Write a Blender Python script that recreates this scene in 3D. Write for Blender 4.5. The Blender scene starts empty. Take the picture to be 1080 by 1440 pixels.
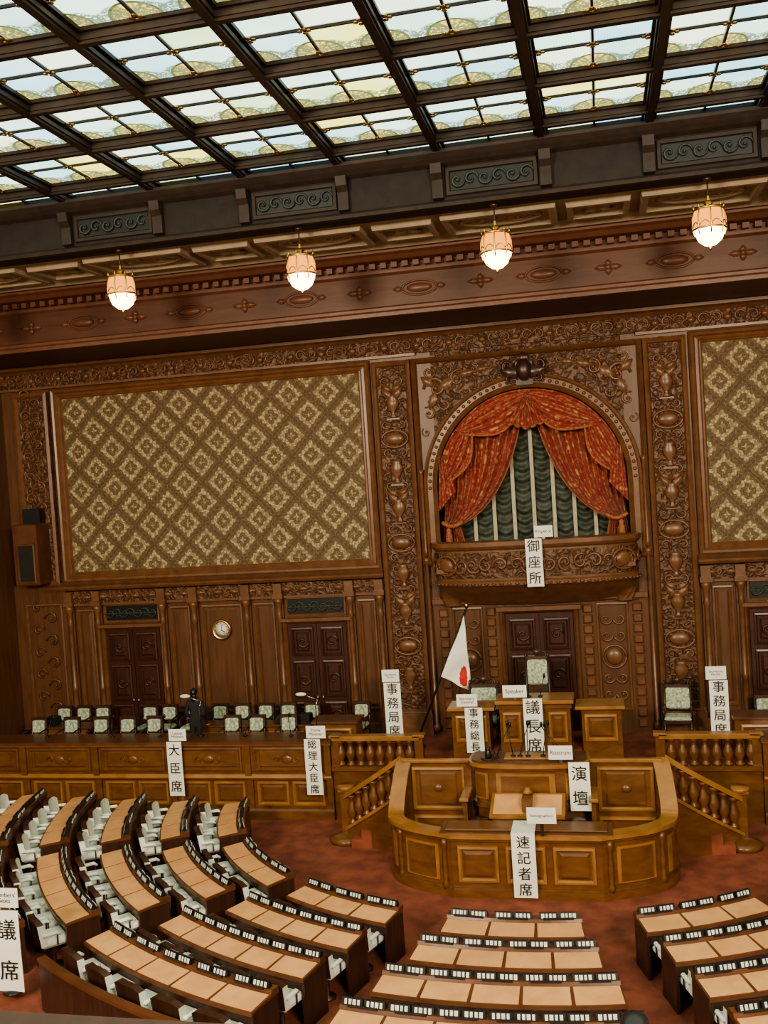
import bpy, math, random
from mathutils import Matrix, Vector
random.seed(7)
sc=bpy.context.scene
pi=math.pi
# ------------------------------------------------------------------ mesh builder
class B:
    def __init__(s,name):
        s.name=name;s.V=[];s.F=[];s.MI=[];s.S=[];s.mats=[];s.M=Matrix()
    def add(s,vs,fs,mat,smooth=False):
        if mat not in s.mats: s.mats.append(mat)
        k=s.mats.index(mat);n=len(s.V)
        s.V.extend([tuple(s.M@Vector(v)) for v in vs])
        for f in fs:
            s.F.append([i+n for i in f]);s.MI.append(k);s.S.append(smooth)
    def box(s,x0,x1,y0,y1,z0,z1,mat):
        vs=[(x,y,z) for z in (z0,z1) for y in (y0,y1) for x in (x0,x1)]
        s.add(vs,[(0,2,3,1),(4,5,7,6),(0,1,5,4),(2,6,7,3),(0,4,6,2),(1,3,7,5)],mat)
    def cbox(s,x0,x1,y0,y1,z0,z1,mat,c=.015):
        vs=[];
        for z,i in ((z0,c),(z0+c,0),(z1-c,0),(z1,c)):
            vs+=[(x0+i,y0+i,z),(x1-i,y0+i,z),(x1-i,y1-i,z),(x0+i,y1-i,z)]
        fs=[(3,2,1,0),(12,13,14,15)]
        for r in range(3):
            for j in range(4):
                a=r*4+j;b=r*4+(j+1)%4
                fs.append((a,b,b+4,a+4))
        s.add(vs,fs,mat)
    def molx(s,prof,x0,x1,mat,smooth=False):
        n=len(prof)
        vs=[(x0,y,z) for y,z in prof]+[(x1,y,z) for y,z in prof]
        fs=[(i,(i+1)%n,(i+1)%n+n,i+n) for i in range(n)]
        fs+=[tuple(range(n)),tuple(range(2*n-1,n-1,-1))]
        s.add(vs,fs,mat,smooth)
    def frame(s,x0,x1,z0,z1,y,prof,mat):
        vs=[]
        for i,o in prof:
            vs+=[(x0+i,y-o,z0+i),(x1-i,y-o,z0+i),(x1-i,y-o,z1-i),(x0+i,y-o,z1-i)]
        fs=[]
        for r in range(len(prof)-1):
            for j in range(4):
                a=r*4+j;b=r*4+(j+1)%4
                fs.append((a,b,b+4,a+4))
        s.add(vs,fs,mat)
    def raised(s,x0,x1,z0,z1,y,mat,o=.04,w=.06):
        s.frame(x0,x1,z0,z1,y,[(0,0),(w,o)],mat)
        s.add([(x0+w,y-o,z0+w),(x1-w,y-o,z0+w),(x1-w,y-o,z1-w),(x0+w,y-o,z1-w)],[(0,1,2,3)],mat)
    def lathe(s,prof,c,n,mat,sx=1,sy=1,smooth=True,a0=0,a1=2*pi):
        vs=[];full=abs(a1-a0-2*pi)<1e-6
        m=n if full else n+1
        for r,z in prof:
            for i in range(m):
                a=a0+(a1-a0)*i/n
                vs.append((c[0]+r*sx*math.cos(a),c[1]+r*sy*math.sin(a),c[2]+z))
        fs=[]
        for k in range(len(prof)-1):
            for i in range(n):
                j=(i+1)%m
                fs.append((k*m+i,k*m+j,(k+1)*m+j,(k+1)*m+i))
        if full:
            fs.append(tuple(range(m-1,-1,-1)));fs.append(tuple(range((len(prof)-1)*m,len(prof)*m)))
        s.add(vs,fs,mat,smooth)
    def ell(s,c,r,mat,n=12,m=7):
        prof=[(math.sin(pi*k/m)+1e-4,-math.cos(pi*k/m)) for k in range(m+1)]
        vs=[];
        for q,z in prof:
            for i in range(n):
                a=2*pi*i/n
                vs.append((c[0]+q*r[0]*math.cos(a),c[1]+q*r[1]*math.sin(a),c[2]+z*r[2]))
        fs=[(k*n+i,k*n+(i+1)%n,(k+1)*n+(i+1)%n,(k+1)*n+i) for k in range(m) for i in range(n)]
        s.add(vs,fs,mat,True)
    def tube(s,pts,rad,n,mat,flat=None,smooth=True):
        pts=[Vector(p) for p in pts]
        if not isinstance(rad,(list,tuple)): rad=[rad]*len(pts)
        vs=[];up=Vector((0,1,0)) if flat else Vector((0.13,.21,.97))
        for i,p in enumerate(pts):
            t=(pts[min(i+1,len(pts)-1)]-pts[max(i-1,0)])
            if t.length<1e-7: t=Vector((0,0,1))
            t.normalize()
            a=t.cross(up)
            if a.length<1e-3: a=t.cross(Vector((1,0,0)))
            a.normalize();b=t.cross(a).normalized()
            for k in range(n):
                w=2*pi*k/n
                vs.append(tuple(p+a*math.cos(w)*rad[i]+b*math.sin(w)*rad[i]*(flat or 1)))
        fs=[(i*n+k,i*n+(k+1)%n,(i+1)*n+(k+1)%n,(i+1)*n+k) for i in range(len(pts)-1) for k in range(n)]
        fs.append(tuple(range(n-1,-1,-1)));fs.append(tuple(range((len(pts)-1)*n,len(pts)*n)))
        s.add(vs,fs,mat,smooth)
    def grid(s,f,nu,nv,mat,smooth=True):
        vs=[f(i/nu,j/nv) for i in range(nu+1) for j in range(nv+1)]
        w=nv+1
        fs=[(i*w+j,(i+1)*w+j,(i+1)*w+j+1,i*w+j+1) for i in range(nu) for j in range(nv)]
        s.add(vs,fs,mat,smooth)
    def scroll(s,cx,cz,y,size,ang,hand,mat,turns=1.35):
        pts=[];rad=[];N=15
        for i in range(N+1):
            t=i/N
            a=ang+hand*(t*turns*2*pi)
            r=size*(1-t)**1.2*.5+size*.05
            ox=cx+r*math.cos(a);oz=cz+r*math.sin(a)
            pts.append((ox,y-.012,oz));rad.append(size*(.05+.05*math.sin(pi*min(1,t*1.3+.1))))
        s.tube(pts,rad,5,mat,flat=.8)
        s.ell((cx,y-.02,cz),(size*.11,size*.08,size*.11),mat,8,4)
    def leaf(s,cx,cz,y,L,W,ang,mat):
        def f(u,v):
            w=W*math.sin(pi*min(1,u*.92+.06))*(1+.18*math.sin(u*22))
            x=u*L;zz=(v-.5)*2*w
            c,sn=math.cos(ang),math.sin(ang)
            return (cx+x*c-zz*sn,y-.045*math.sin(pi*u)-.03*(1-abs(v-.5)*2),cz+x*sn+zz*c)
        s.grid(f,8,4,mat)
    def sweep(s,path,prof,mat,smooth=False,caps=True):
        n=len(path);vs=[];m=None
        for i,(x,y) in enumerate(path):
            x0,y0=path[max(i-1,0)];x1,y1=path[min(i+1,n-1)]
            t=Vector((x1-x0,y1-y0)).normalized();nn=(t.y,-t.x)
            pr=prof(i);m=len(pr)
            for o,z in pr: vs.append((x+nn[0]*o,y+nn[1]*o,z))
        fs=[(i*m+k,i*m+(k+1)%m,(i+1)*m+(k+1)%m,(i+1)*m+k) for i in range(n-1) for k in range(m)]
        if caps:
            fs.append(tuple(range(m-1,-1,-1)));fs.append(tuple(range((n-1)*m,n*m)))
        s.add(vs,fs,mat,smooth)
    def mesh(s):
        me=bpy.data.meshes.new(s.name)
        me.from_pydata(s.V,[],s.F)
        for m in s.mats: me.materials.append(m)
        me.polygons.foreach_set('material_index',s.MI)
        me.polygons.foreach_set('use_smooth',s.S)
        me.update()
        import bmesh
        bm=bmesh.new();bm.from_mesh(me);bmesh.ops.recalc_face_normals(bm,faces=bm.faces);bm.to_mesh(me);bm.free()
        return me
    def done(s,parent=None):
        return put(s.name,s.mesh(),parent=parent)
def put(name,me,loc=(0,0,0),rz=0,parent=None,scale=1):
    o=bpy.data.objects.new(name,me);sc.collection.objects.link(o)
    o.location=loc;o.rotation_euler=(0,0,rz);o.scale=(scale,)*3
    if parent: o.parent=parent
    return o
# ------------------------------------------------------------------ materials
class N:
    def __init__(s,name):
        s.m=bpy.data.materials.new(name);s.m.use_nodes=True
        s.t=s.m.node_tree;s.b=s.t.nodes['Principled BSDF']
    def n(s,ty,**k):
        x=s.t.nodes.new(ty)
        for a,b in k.items(): setattr(x,a,b)
        return x
    def l(s,a,b): s.t.links.new(a,b)
    def m_(s,op,a,b=None,c=None):
        x=s.n('ShaderNodeMath',operation=op)
        for i,v in enumerate((a,b,c)):
            if v is None: continue
            if isinstance(v,(int,float)): x.inputs[i].default_value=v
            else: s.l(v,x.inputs[i])
        return x.outputs[0]
    def ramp(s,fac,stops,interp='LINEAR'):
        x=s.n('ShaderNodeValToRGB');r=x.color_ramp;r.interpolation=interp
        while len(r.elements)<len(stops): r.elements.new(.5)
        for e,(p,c) in zip(r.elements,stops):
            e.position=p;e.color=(c,c,c,1) if isinstance(c,(int,float)) else (*c,1)
        s.l(fac,x.inputs[0]);return x.outputs[0]
    def mix(s,fac,a,b,mode='MIX'):
        x=s.n('ShaderNodeMixRGB',blend_type=mode)
        for i,v in enumerate((fac,a,b)):
            if isinstance(v,(int,float)): x.inputs[i].default_value=v if i==0 else (v,v,v,1)
            elif isinstance(v,tuple): x.inputs[i].default_value=(*v,1)
            else: s.l(v,x.inputs[i])
        return x.outputs[0]
    def co(s,scale=(1,1,1)):
        t=s.n('ShaderNodeTexCoord');mp=s.n('ShaderNodeMapping')
        mp.inputs['Scale'].default_value=scale
        s.l(t.outputs['Object'],mp.inputs[0]);return mp.outputs[0]
    def noise(s,co,scale,detail=3,dist=0):
        x=s.n('ShaderNodeTexNoise');s.l(co,x.inputs['Vector'])
        x.inputs['Scale'].default_value=scale;x.inputs['Detail'].default_value=detail
        x.inputs['Distortion'].default_value=dist
        return x.outputs['Fac']
    def bump(s,h,st,d):
        x=s.n('ShaderNodeBump');x.inputs['Strength'].default_value=st;x.inputs['Distance'].default_value=d
        s.l(h,x.inputs['Height']);s.l(x.outputs[0],s.b.inputs['Normal'])
    def base(s,c):
        if isinstance(c,tuple): s.b.inputs['Base Color'].default_value=(*c,1)
        else: s.l(c,s.b.inputs['Base Color'])
    def r(s,v,metal=0,spec=None):
        s.b.inputs['Roughness'].default_value=v;s.b.inputs['Metallic'].default_value=metal
        if spec is not None: s.b.inputs['Specular IOR Level'].default_value=spec
def wood(name,c1,c2,rough=.35,carve=0,grain=(5,5,.5),cs=6.5,spec=.5):
    k=N(name)
    f=k.noise(k.co(grain),2.2,5,.6)
    col=k.ramp(f,[(.3,c2),(.7,c1)])
    if carve:
        co=k.co((1,1,1))
        nz=k.n('ShaderNodeTexNoise');k.l(co,nz.inputs['Vector']);nz.inputs['Scale'].default_value=cs*.7
        nz.inputs['Detail'].default_value=1
        ad=k.n('ShaderNodeVectorMath',operation='MULTIPLY_ADD')
        k.l(nz.outputs['Color'],ad.inputs[0]);ad.inputs[1].default_value=(.35,.35,.35);k.l(co,ad.inputs[2])
        v=k.n('ShaderNodeTexVoronoi',feature='SMOOTH_F1');v.inputs['Scale'].default_value=cs
        k.l(ad.outputs[0],v.inputs['Vector'])
        w=k.m_('SINE',k.m_('MULTIPLY',v.outputs['Distance'],15.0))
        w=k.m_('MULTIPLY_ADD',w,.5,.5)
        col=k.mix(1,col,k.ramp(w,[(0,.5),(.45,.85),(1,1.0)]),'MULTIPLY')  # shade painted into the colour: hollows of the carving darkened
        k.bump(w,carve,.035)
    else:
        k.bump(f,.06,.02)
    k.base(col);k.r(rough,0,spec);return k.m
W_wall=wood('wood_wall',(.142,.064,.030),(.092,.039,.019),.36,spec=.4)
W_carv=wood('wood_carved',(.150,.070,.035),(.10,.044,.022),.42,carve=.75,spec=.4)
W_frame=wood('wood_moulding',(.192,.090,.044),(.130,.058,.028),.32,grain=(2,2,2))
W_ceil=wood('wood_ceiling',(.034,.026,.023),(.023,.018,.017),.6,grain=(2,2,2),spec=.2)
W_beam=wood('wood_ceiling_beam',(.050,.035,.028),(.033,.024,.020),.5,grain=(2,2,2),spec=.25)
W_fasc=wood('wood_fascia',(.108,.046,.029),(.076,.032,.021),.42,grain=(.5,5,5),spec=.35)
W_fascm=wood('wood_fascia_moulding',(.150,.066,.040),(.11,.046,.029),.38,grain=(2,2,2),spec=.4)
W_door=wood('wood_door',(.070,.025,.016),(.045,.016,.011),.32)
W_gold=wood('wood_rostrum',(.190,.082,.029),(.12,.048,.018),.28,grain=(1.2,1.2,3))
W_rail=wood('wood_rail_light',(.36,.175,.060),(.24,.110,.037),.24,grain=(1,1,1))
W_dark=wood('wood_desk_dark',(.062,.027,.017),(.038,.016,.011),.32)
W_desk=wood('wood_desk_edge',(.145,.058,.027),(.09,.034,.017),.3,grain=(1,1,1))
def plain(name,c,rough=.5,metal=0,c2=None,sc_=8,bump=0,bs=40):
    k=N(name)
    c2=c2 or tuple(x*.8 for x in c)
    f=k.noise(k.co(),sc_,3)
    k.base(k.ramp(f,[(.35,c2),(.65,c)]))
    k.r(rough,metal)
    if bump: k.bump(k.noise(k.co(),bs,2),bump,.01)
    return k.m
CARPET=plain('carpet_red',(.285,.080,.046),.95,c2=(.165,.042,.025),sc_=2.6,bump=.6,bs=60)
LEATH=plain('leather_tan',(.70,.37,.175),.5,c2=(.60,.30,.14),sc_=3)
WHITE=plain('upholstery_white',(.80,.82,.76),.8,c2=(.70,.73,.67),sc_=6)
LACE=plain('upholstery_lace',(.56,.62,.50),.85,c2=(.22,.27,.20),sc_=22)
PAPER=plain('paper_white',(.85,.85,.80),.7,c2=(.80,.80,.75),sc_=2)
INK=plain('ink_black',(.012,.012,.012),.6)
BLACK=plain('black_plastic',(.015,.015,.017),.35)
METAL=plain('metal_chrome',(.6,.58,.55),.25,1)
BRASS=plain('brass',(.75,.5,.18),.3,1)
PLAST=plain('plaster_cream',(.34,.28,.205),.85,c2=(.28,.23,.17),sc_=3)
GRILL=plain('bronze_grille',(.045,.055,.045),.5,.2)
REDF=plain('flag_red',(.6,.03,.03),.8)
SHADE=plain('shade_green',(.095,.11,.085),.6,c2=(.035,.045,.038),sc_=5)
STRIP=plain('window_strip',(.50,.46,.34),.6)
SKIN=plain('skin',(.55,.33,.22),.5)
HAIR=plain('hair_black',(.012,.01,.009),.35)
SUIT=plain('suit_black',(.018,.018,.022),.8)
CLOTH=plain('speaker_cloth',(.022,.018,.016),.9)
GLYPH=plain('glyph_white',(.75,.75,.70),.6)
YEL=plain('cable_yellow',(.55,.42,.03),.5)
# wallpaper
k=N('wallpaper_damask');t=k.n('ShaderNodeTexCoord');sx=k.n('ShaderNodeSeparateXYZ');k.l(t.outputs['Object'],sx.inputs[0])
X=k.m_('DIVIDE',sx.outputs[0],.98);Z=k.m_('DIVIDE',sx.outputs[2],1.02)
def fr(a): return k.m_('ABSOLUTE',k.m_('SUBTRACT',k.m_('FRACT',a),.5))
P=fr(k.m_('ADD',X,Z));Q=fr(k.m_('SUBTRACT',X,Z))
mx=k.m_('MAXIMUM',P,Q)
mn=k.m_('MINIMUM',P,Q)
wob=k.m_('MULTIPLY',k.m_('COSINE',k.m_('MULTIPLY',mn,2*pi*5)),.020)
nz=k.m_('MULTIPLY',k.m_('SUBTRACT',k.noise(t.outputs['Object'],16,2),.5),.11)
mm=k.m_('ADD',k.m_('ADD',mx,wob),nz)
D=(.090,.056,.026);C=(.46,.38,.225);G=(.225,.155,.072)
col=k.ramp(mm,[(0,G),(.05,C),(.10,D),(.14,G),(.18,D),(.23,C),(.335,C),(.36,D),(.39,G),(.42,D),(.45,G),(.48,D)])
v=k.n('ShaderNodeTexVoronoi',feature='F1');v.inputs['Scale'].default_value=16;k.l(t.outputs['Object'],v.inputs['Vector'])
col=k.mix(k.ramp(v.outputs['Distance'],[(.42,0.0),(.52,.6)]),col,D)
k.base(col);k.r(.7);WPAPER=k.m
# curtain
k=N('curtain_brocade');co=k.co((1,1,1))
v=k.n('ShaderNodeTexVoronoi',feature='SMOOTH_F1');v.inputs['Scale'].default_value=5.0;k.l(co,v.inputs['Vector'])
nz=k.noise(co,9,2,1.2)
col=k.ramp(k.m_('ADD',v.outputs['Distance'],k.m_('MULTIPLY',nz,.55)),[(.42,(.48,.25,.095)),(.50,(.36,.11,.05)),(.55,(.30,.034,.024)),(.70,(.26,.025,.018)),(.78,(.40,.17,.075)),(.85,(.26,.025,.018))])
k.base(col);k.r(.65);k.b.inputs['Sheen Weight'].default_value=.15;CURT=k.m
FRINGE=plain('curtain_fringe',(.42,.18,.07),.8,c2=(.25,.045,.028),sc_=30)
# skylight glass (luminous stained glass)
k=N('stained_glass_lit');t=k.n('ShaderNodeTexCoord');sx=k.n('ShaderNodeSeparateXYZ');k.l(t.outputs['Object'],sx.inputs[0])
P_=.9375
xc=k.m_('DIVIDE',sx.outputs[0],P_);yc=k.m_('DIVIDE',k.m_('ADD',sx.outputs[1],6.3),P_)
yc2=k.m_('MULTIPLY',yc,.5)
fx=k.m_('SUBTRACT',k.m_('FRACT',k.m_('ADD',xc,.5)),.5)
fxp=k.m_('SUBTRACT',k.m_('FRACT',xc),.5);fy=k.m_('FRACT',yc);fy2=k.m_('FRACT',yc2)
cb=k.n('ShaderNodeCombineXYZ');k.l(k.m_('FLOOR',xc),cb.inputs[0]);k.l(k.m_('FLOOR',yc),cb.inputs[1])
wn=k.n('ShaderNodeTexWhiteNoise');k.l(cb.outputs[0],wn.inputs['Vector'])
basec=k.ramp(wn.outputs['Value'],[(0,(.36,.68,.72)),(.2,(.58,.84,.70)),(.5,(.78,.90,.64)),(.68,(.46,.74,.66)),(.80,(.86,.80,.16)),(.92,(.56,.78,.34))],'CONSTANT')
soft=k.noise(t.outputs['Object'],.9,2)
basec=k.mix(k.ramp(soft,[(.35,.0),(.75,.45)]),basec,(.95,1.0,.84))
# fine reeding of the glass
reed=k.m_('MULTIPLY_ADD',k.m_('SINE',k.m_('MULTIPLY',sx.outputs[0],150)),.06,.94)
basec=k.mix(1,basec,reed,'MULTIPLY')
ey=k.m_('MULTIPLY',k.m_('SUBTRACT',1.0,fy2),2.0)
ey=k.m_('SUBTRACT',ey,.12)
rr=k.m_('SQRT',k.m_('ADD',k.m_('MULTIPLY',fx,fx),k.m_('MULTIPLY',k.m_('MULTIPLY',ey,ey),.75)))
an=k.m_('ARCTAN2',fx,ey)
rays=k.m_('MULTIPLY_ADD',k.m_('SINE',k.m_('MULTIPLY',an,20)),.5,.5)
fan=k.ramp(rr,[(0,1),(.36,1),(.375,0)])
rim=k.ramp(rr,[(.33,0),(.345,1),(.375,1),(.39,0)])
fanc=k.mix(rays,(.34,.25,.045),(.74,.60,.20))
col=k.mix(fan,basec,fanc)
col=k.mix(rim,col,(.08,.08,.02))
bd=k.m_('MAXIMUM',k.m_('ABSOLUTE',fxp),k.m_('ABSOLUTE',k.m_('SUBTRACT',fy,.5)))
orn=k.noise(t.outputs['Object'],13,2,1.8)
edge=k.ramp(k.m_('ADD',ey,k.m_('MULTIPLY',k.m_('COSINE',k.m_('MULTIPLY',fx,2*pi*2)),.07)),[(.28,1),(.33,0)])
bm_=k.m_('MULTIPLY',edge,k.ramp(orn,[(.40,0),(.48,1)]))
col=k.mix(k.m_('MULTIPLY',bm_,.9),col,(.12,.15,.07))
bm2=k.m_('MULTIPLY',k.ramp(bd,[(.46,0),(.47,1)]),.7)
col=k.mix(bm2,col,(.18,.24,.18))
em=k.n('ShaderNodeEmission');k.l(col,em.inputs[0]);em.inputs[1].default_value=1.6
k.l(em.outputs[0],k.t.nodes['Material Output'].inputs[0]);GLASS=k.m
def emis(name,c,st):
    k=N(name);em=k.n('ShaderNodeEmission');em.inputs[0].default_value=(*c,1);em.inputs[1].default_value=st
    k.l(em.outputs[0],k.t.nodes['Material Output'].inputs[0]);return k.m
LAMP=emis('lamp_glass_lit',(1,.64,.24),9)
LAMP2=emis('lamp_band_lit',(1,.36,.07),1.3)
# ------------------------------------------------------------------ camera
fwd=Vector((-.2151,.9759,-.0356)).normalized();rt=Vector((.9750,.2126,-.0648))
rt=(rt-fwd*rt.dot(fwd)).normalized();up=rt.cross(fwd)
cd=bpy.data.cameras.new('camera');cam=bpy.data.objects.new('camera',cd);sc.collection.objects.link(cam)
m=Matrix((( rt.x,up.x,-fwd.x,1.656),(rt.y,up.y,-fwd.y,-24),(rt.z,up.z,-fwd.z,7.5),(0,0,0,1)))
cam.matrix_world=m;cd.sensor_fit='VERTICAL';cd.sensor_height=36;cd.lens=35.0;cd.clip_start=.05;cd.clip_end=200
sc.camera=cam
# ------------------------------------------------------------------ floor
CY=-3.1
def rad(k_): return 6.45+1.1*k_
b=B('floor')
b.box(-13.9,13.9,-31,0,-.3,0,CARPET)
for k_ in range(1,9):
    r0=rad(k_)-.45;z=.1*k_;NA=72
    vs=[];fs=[]
    for i in range(NA+1):
        a=math.radians(-88+176*i/NA);s_,c_=math.sin(a),math.cos(a)
        R=min(13.88/max(abs(s_),1e-3),27.8/max(c_,1e-3))
        R=max(R,r0+.05)
        vs+=[(r0*s_,CY-r0*c_,z-.1),(r0*s_,CY-r0*c_,z),(R*s_,CY-R*c_,z)]
    for i in range(NA):
        o=i*3;fs+=[(o,o+3,o+4,o+1),(o+1,o+4,o+5,o+2)]
    b.add(vs,fs,CARPET)
b.done()
# ------------------------------------------------------------------ front wall
MF=[(0,0),(0,.10),(.05,.15),(.10,.13),(.14,.07),(.20,.09),(.24,.05),(.26,.0)]
SF=[(0,0),(.01,.04),(.05,.05),(.08,.01)]
R=2.25;ZS=7.14
def arch_path(n=40,r=R,zb=5.3):
    pts=[(-r,zb),(-r,(zb+ZS)/2)]
    for i in range(n+1):
        a=pi-pi*i/n;pts.append((r*math.cos(a),ZS+r*math.sin(a)))
    pts+=[(r,(zb+ZS)/2),(r,zb)];return pts
b=B('wall_front')
b.box(-13.9,-R,0,.4,0,13.9,W_wall);b.box(R,13.9,0,.4,0,13.9,W_wall);b.box(-R,R,0,.4,0,5.2,W_wall)
ap=[(R*math.cos(pi-pi*i/40),ZS+R*math.sin(pi-pi*i/40)) for i in range(41)]
vs=[];fs=[]
for x,z in ap: vs+=[(x,0,z),(x,0,10.95),(x,1.3,z)]
for i in range(40):
    o=3*i;fs+=[(o,o+1,o+4,o+3)]
b.add(vs,fs,W_carv);b.add(vs,[(3*i,3*i+3,3*i+5,3*i+2) for i in range(40)],W_wall)
b.box(-R-.01,-R,0,1.3,5.2,ZS,W_wall);b.box(R,R+.01,0,1.3,5.2,ZS,W_wall)
b.box(-R,R,0,1.3,5.1,5.2,W_wall);b.box(-R-.1,R+.1,1.3,1.4,5.0,9.6,W_door)
b.box(-R,R,.0,.4,10.9,13.9,W_wall)
apm=arch_path()
def archsweep(prof,mat):
    vs=[];m_=len(prof);n=len(apm)
    for i,(x,z) in enumerate(apm):
        if z<ZS: nx,nz_=(-1 if x<0 else 1),0
        else: nx,nz_=x/R,(z-ZS)/R
        for o,y in prof: vs.append((x+nx*o,-y,z+nz_*o))
    fs=[(i*m_+k,i*m_+k+1,(i+1)*m_+k+1,(i+1)*m_+k) for i in range(n-1) for k in range(m_-1)]
    b.add(vs,fs,mat,False)
archsweep([(0,0),(0,.10),(.04,.14),(.08,.10),(.12,.06),(.24,.06),(.28,.11),(.33,.09),(.35,.0)],W_frame)
for i in range(46):
    a=pi*i/45;b.ell((2.43*math.cos(a),-.07,ZS+2.43*math.sin(a)),(.045,.03,.045),W_frame,6,4)
for sg in (-1,1):
    for (x,z,s_,a,h) in ((2.15,9.55,.55,0,1),(1.6,9.75,.4,2,-1),(2.35,8.95,.32,1,1),(2.3,9.95,.3,3,1),(1.95,9.15,.3,.5,-1),(1.2,9.95,.28,1,1),(2.45,8.5,.22,1,-1),(1.85,9.98,.25,1,1),(.85,9.98,.2,1,1)):
        b.scroll(sg*x,z,-.01,s_,a if sg>0 else pi-a,h*sg,W_frame)
    for (x,z,L,w,a) in ((2.1,9.5,.5,.12,2.6),(2.2,9.6,.4,.1,.7),(2.15,9.5,.5,.1,-1.2),(1.6,9.8,.45,.09,2.9),(1.2,9.9,.4,.07,3.0)):
        b.leaf(sg*x,z,-.01,L,w,a if sg>0 else pi-a,W_frame)
b.frame(-2.72,2.72,5.25,10.3,0,[(0,0),(0,.12),(.05,.17),(.10,.10),(.13,.02)],W_frame)
def crest(z):
    b.ell((0,-.25,z),(.19,.14,.26),W_dark,14,8)
    for sg in (-1,1):
        b.scroll(sg*.36,z+.12,-.22,.38,0 if sg<0 else pi,sg,W_dark);b.scroll(sg*.32,z-.22,-.22,.28,0 if sg<0 else pi,-sg,W_dark)
        b.leaf(0,z-.1,-.22,.58,.12,.2 if sg>0 else pi-.2,W_dark)
    b.leaf(0,z+.15,-.22,.28,.12,pi/2,W_dark);b.box(-.2,.2,-.16,0,z-.35,z+.2,W_dark)
crest(9.80)
def vase(x,z,s=1,y=-.13):
    b.lathe([(.03,0),(.10,.03),(.05,.08),(.04,.14),(.14,.28),(.17,.40),(.10,.50),(.13,.54),(.06,.58)],(x,y,z),10,W_frame,sx=s,sy=.4)
def cart(x,z,rx,rz,y=-.13):
    b.ell((x,y,z),(rx,.07,rz),W_frame,16,6)
    b.tube([(x+1.35*rx*math.cos(a*pi/12),y,z+1.35*rz*math.sin(a*pi/12)) for a in range(25)],.03,6,W_frame)
for sg in (-1,1):
    b.M=Matrix.Diagonal((sg,1,1,1))
    b.box(2.74,3.70,-.10,0,1.1,10.3,W_carv)
    b.frame(2.74,3.70,1.6,10.28,-.10,[(0,0),(0,.06),(.05,.09),(.1,.06),(.13,.0)],W_frame)
    b.box(2.70,3.74,-.22,0,1.1,1.6,W_frame);b.box(2.72,3.72,-.18,0,1.6,1.7,W_frame)
    for zc in (8.40,5.85,3.30):
        cart(3.22,zc,.24,.155,-.13)
        for h in (-1,1):
            b.scroll(3.22+h*.2,zc+.36,-.12,.24,0 if h<0 else pi,h,W_frame);b.scroll(3.22+h*.2,zc-.36,-.12,.24,0 if h<0 else pi,-h,W_frame)
        vase(3.22,zc+.5);vase(3.22,zc-1.1)
        for h in (-1,1):
            b.leaf(3.22,zc+.95,-.12,.4,.08,pi/2+h*.7,W_frame)
            b.leaf(3.22,zc+1.15,-.12,.3,.07,pi/2+h*1.0,W_frame)
            b.scroll(3.22+h*.18,zc-.62,-.12,.2,0 if h<0 else pi,h,W_frame)
            b.scroll(3.22+h*.18,zc+1.38,-.12,.24,0 if h<0 else pi,-h,W_frame)
        b.box(3.06,3.38,-.16,-.1,zc-1.15,zc-1.1,W_frame);b.box(3.06,3.38,-.16,-.1,zc+.47,zc+.5,W_frame)
    for x,z1 in ((2.62,10.0),):
        b.lathe([(.09,0),(.09,.12),(.05,.16),(.045,4.1),(.07,4.15),(.09,4.25)],(x,-.12,1.2),10,W_frame)
        b.lathe([(.06,0),(.04,.1),(.04,2.0),(.08,2.1)],(x,-.12,5.5),8,W_frame)
    b.frame(3.76,12.42,5.22,10.36,0,MF,W_frame)
    b.add([(4.0,-.03,5.44),(12.18,-.03,5.44),(12.18,-.03,10.14),(4.0,-.03,10.14)],[(0,1,2,3)],WPAPER)
    b.frame(3.98,12.2,5.42,10.16,-.0,[(0,.05),(.05,.07),(.08,.03)],W_frame)
    b.box(12.5,13.5,-.12,0,5.2,10.3,W_carv);b.frame(12.5,13.5,5.2,10.3,-.12,[(0,0),(0,.05),(.08,.07),(.14,0)],W_frame)
    for q in range(9):
        b.scroll(12.85,5.6+q*.55,-.12,.32,0,1,W_frame);b.scroll(13.18,5.85+q*.55,-.12,.32,pi,-1,W_frame)
    b.box(12.4,13.9,-.10,0,1.1,5.2,W_wall);b.frame(12.5,13.6,1.5,4.7,-.10,SF,W_frame)
    for z in (1.9,2.5,3.1,3.7,4.3):
        b.scroll(12.85,z,-.12,.36,0,1,W_wall);b.scroll(13.25,z+.3,-.12,.32,pi,-1,W_wall)
    b.box(2.6,13.9,-.12,0,10.38,10.44,W_frame)
    b.molx([(0,4.98),(-.16,5.02),(-.20,5.08),(-.16,5.12),(-.22,5.18),(-.1,5.23),(0,5.23)],3.72,13.0,W_frame)
    b.box(3.72,12.6,-.06,0,4.66,4.98,W_carv);b.box(3.72,12.6,-.12,0,4.6,4.66,W_frame)
    x=3.95
    while x<12.4:
        b.scroll(x,4.82,-.06,.2,0,1,W_frame);b.scroll(x+.2,4.82,-.06,.2,pi,-1,W_frame);b.leaf(x-.1,4.82,-.06,.3,.05,0,W_frame);x+=.46
    posts=[3.86,4.62,6.48,7.35,8.78,9.66,11.5,12.3]
    for x in posts:
        b.box(x-.10,x+.10,-.08,0,1.1,4.66,W_wall);b.box(x-.13,x+.13,-.2,0,1.1,1.45,W_frame)
        b.lathe([(.09,0),(.09,.08),(.06,.14),(.075,.5),(.06,.9),(.085,.95),(.06,1.0),(.055,2.6),(.085,2.66),(.06,2.75),(.07,2.95),(.11,3.05),(.12,3.15)],(x,-.12,1.45),10,W_frame)
        b.box(x-.14,x+.14,-.24,0,4.6,4.72,W_frame);b.box(x-.11,x+.11,-.2,0,4.72,4.98,W_frame)
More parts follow.
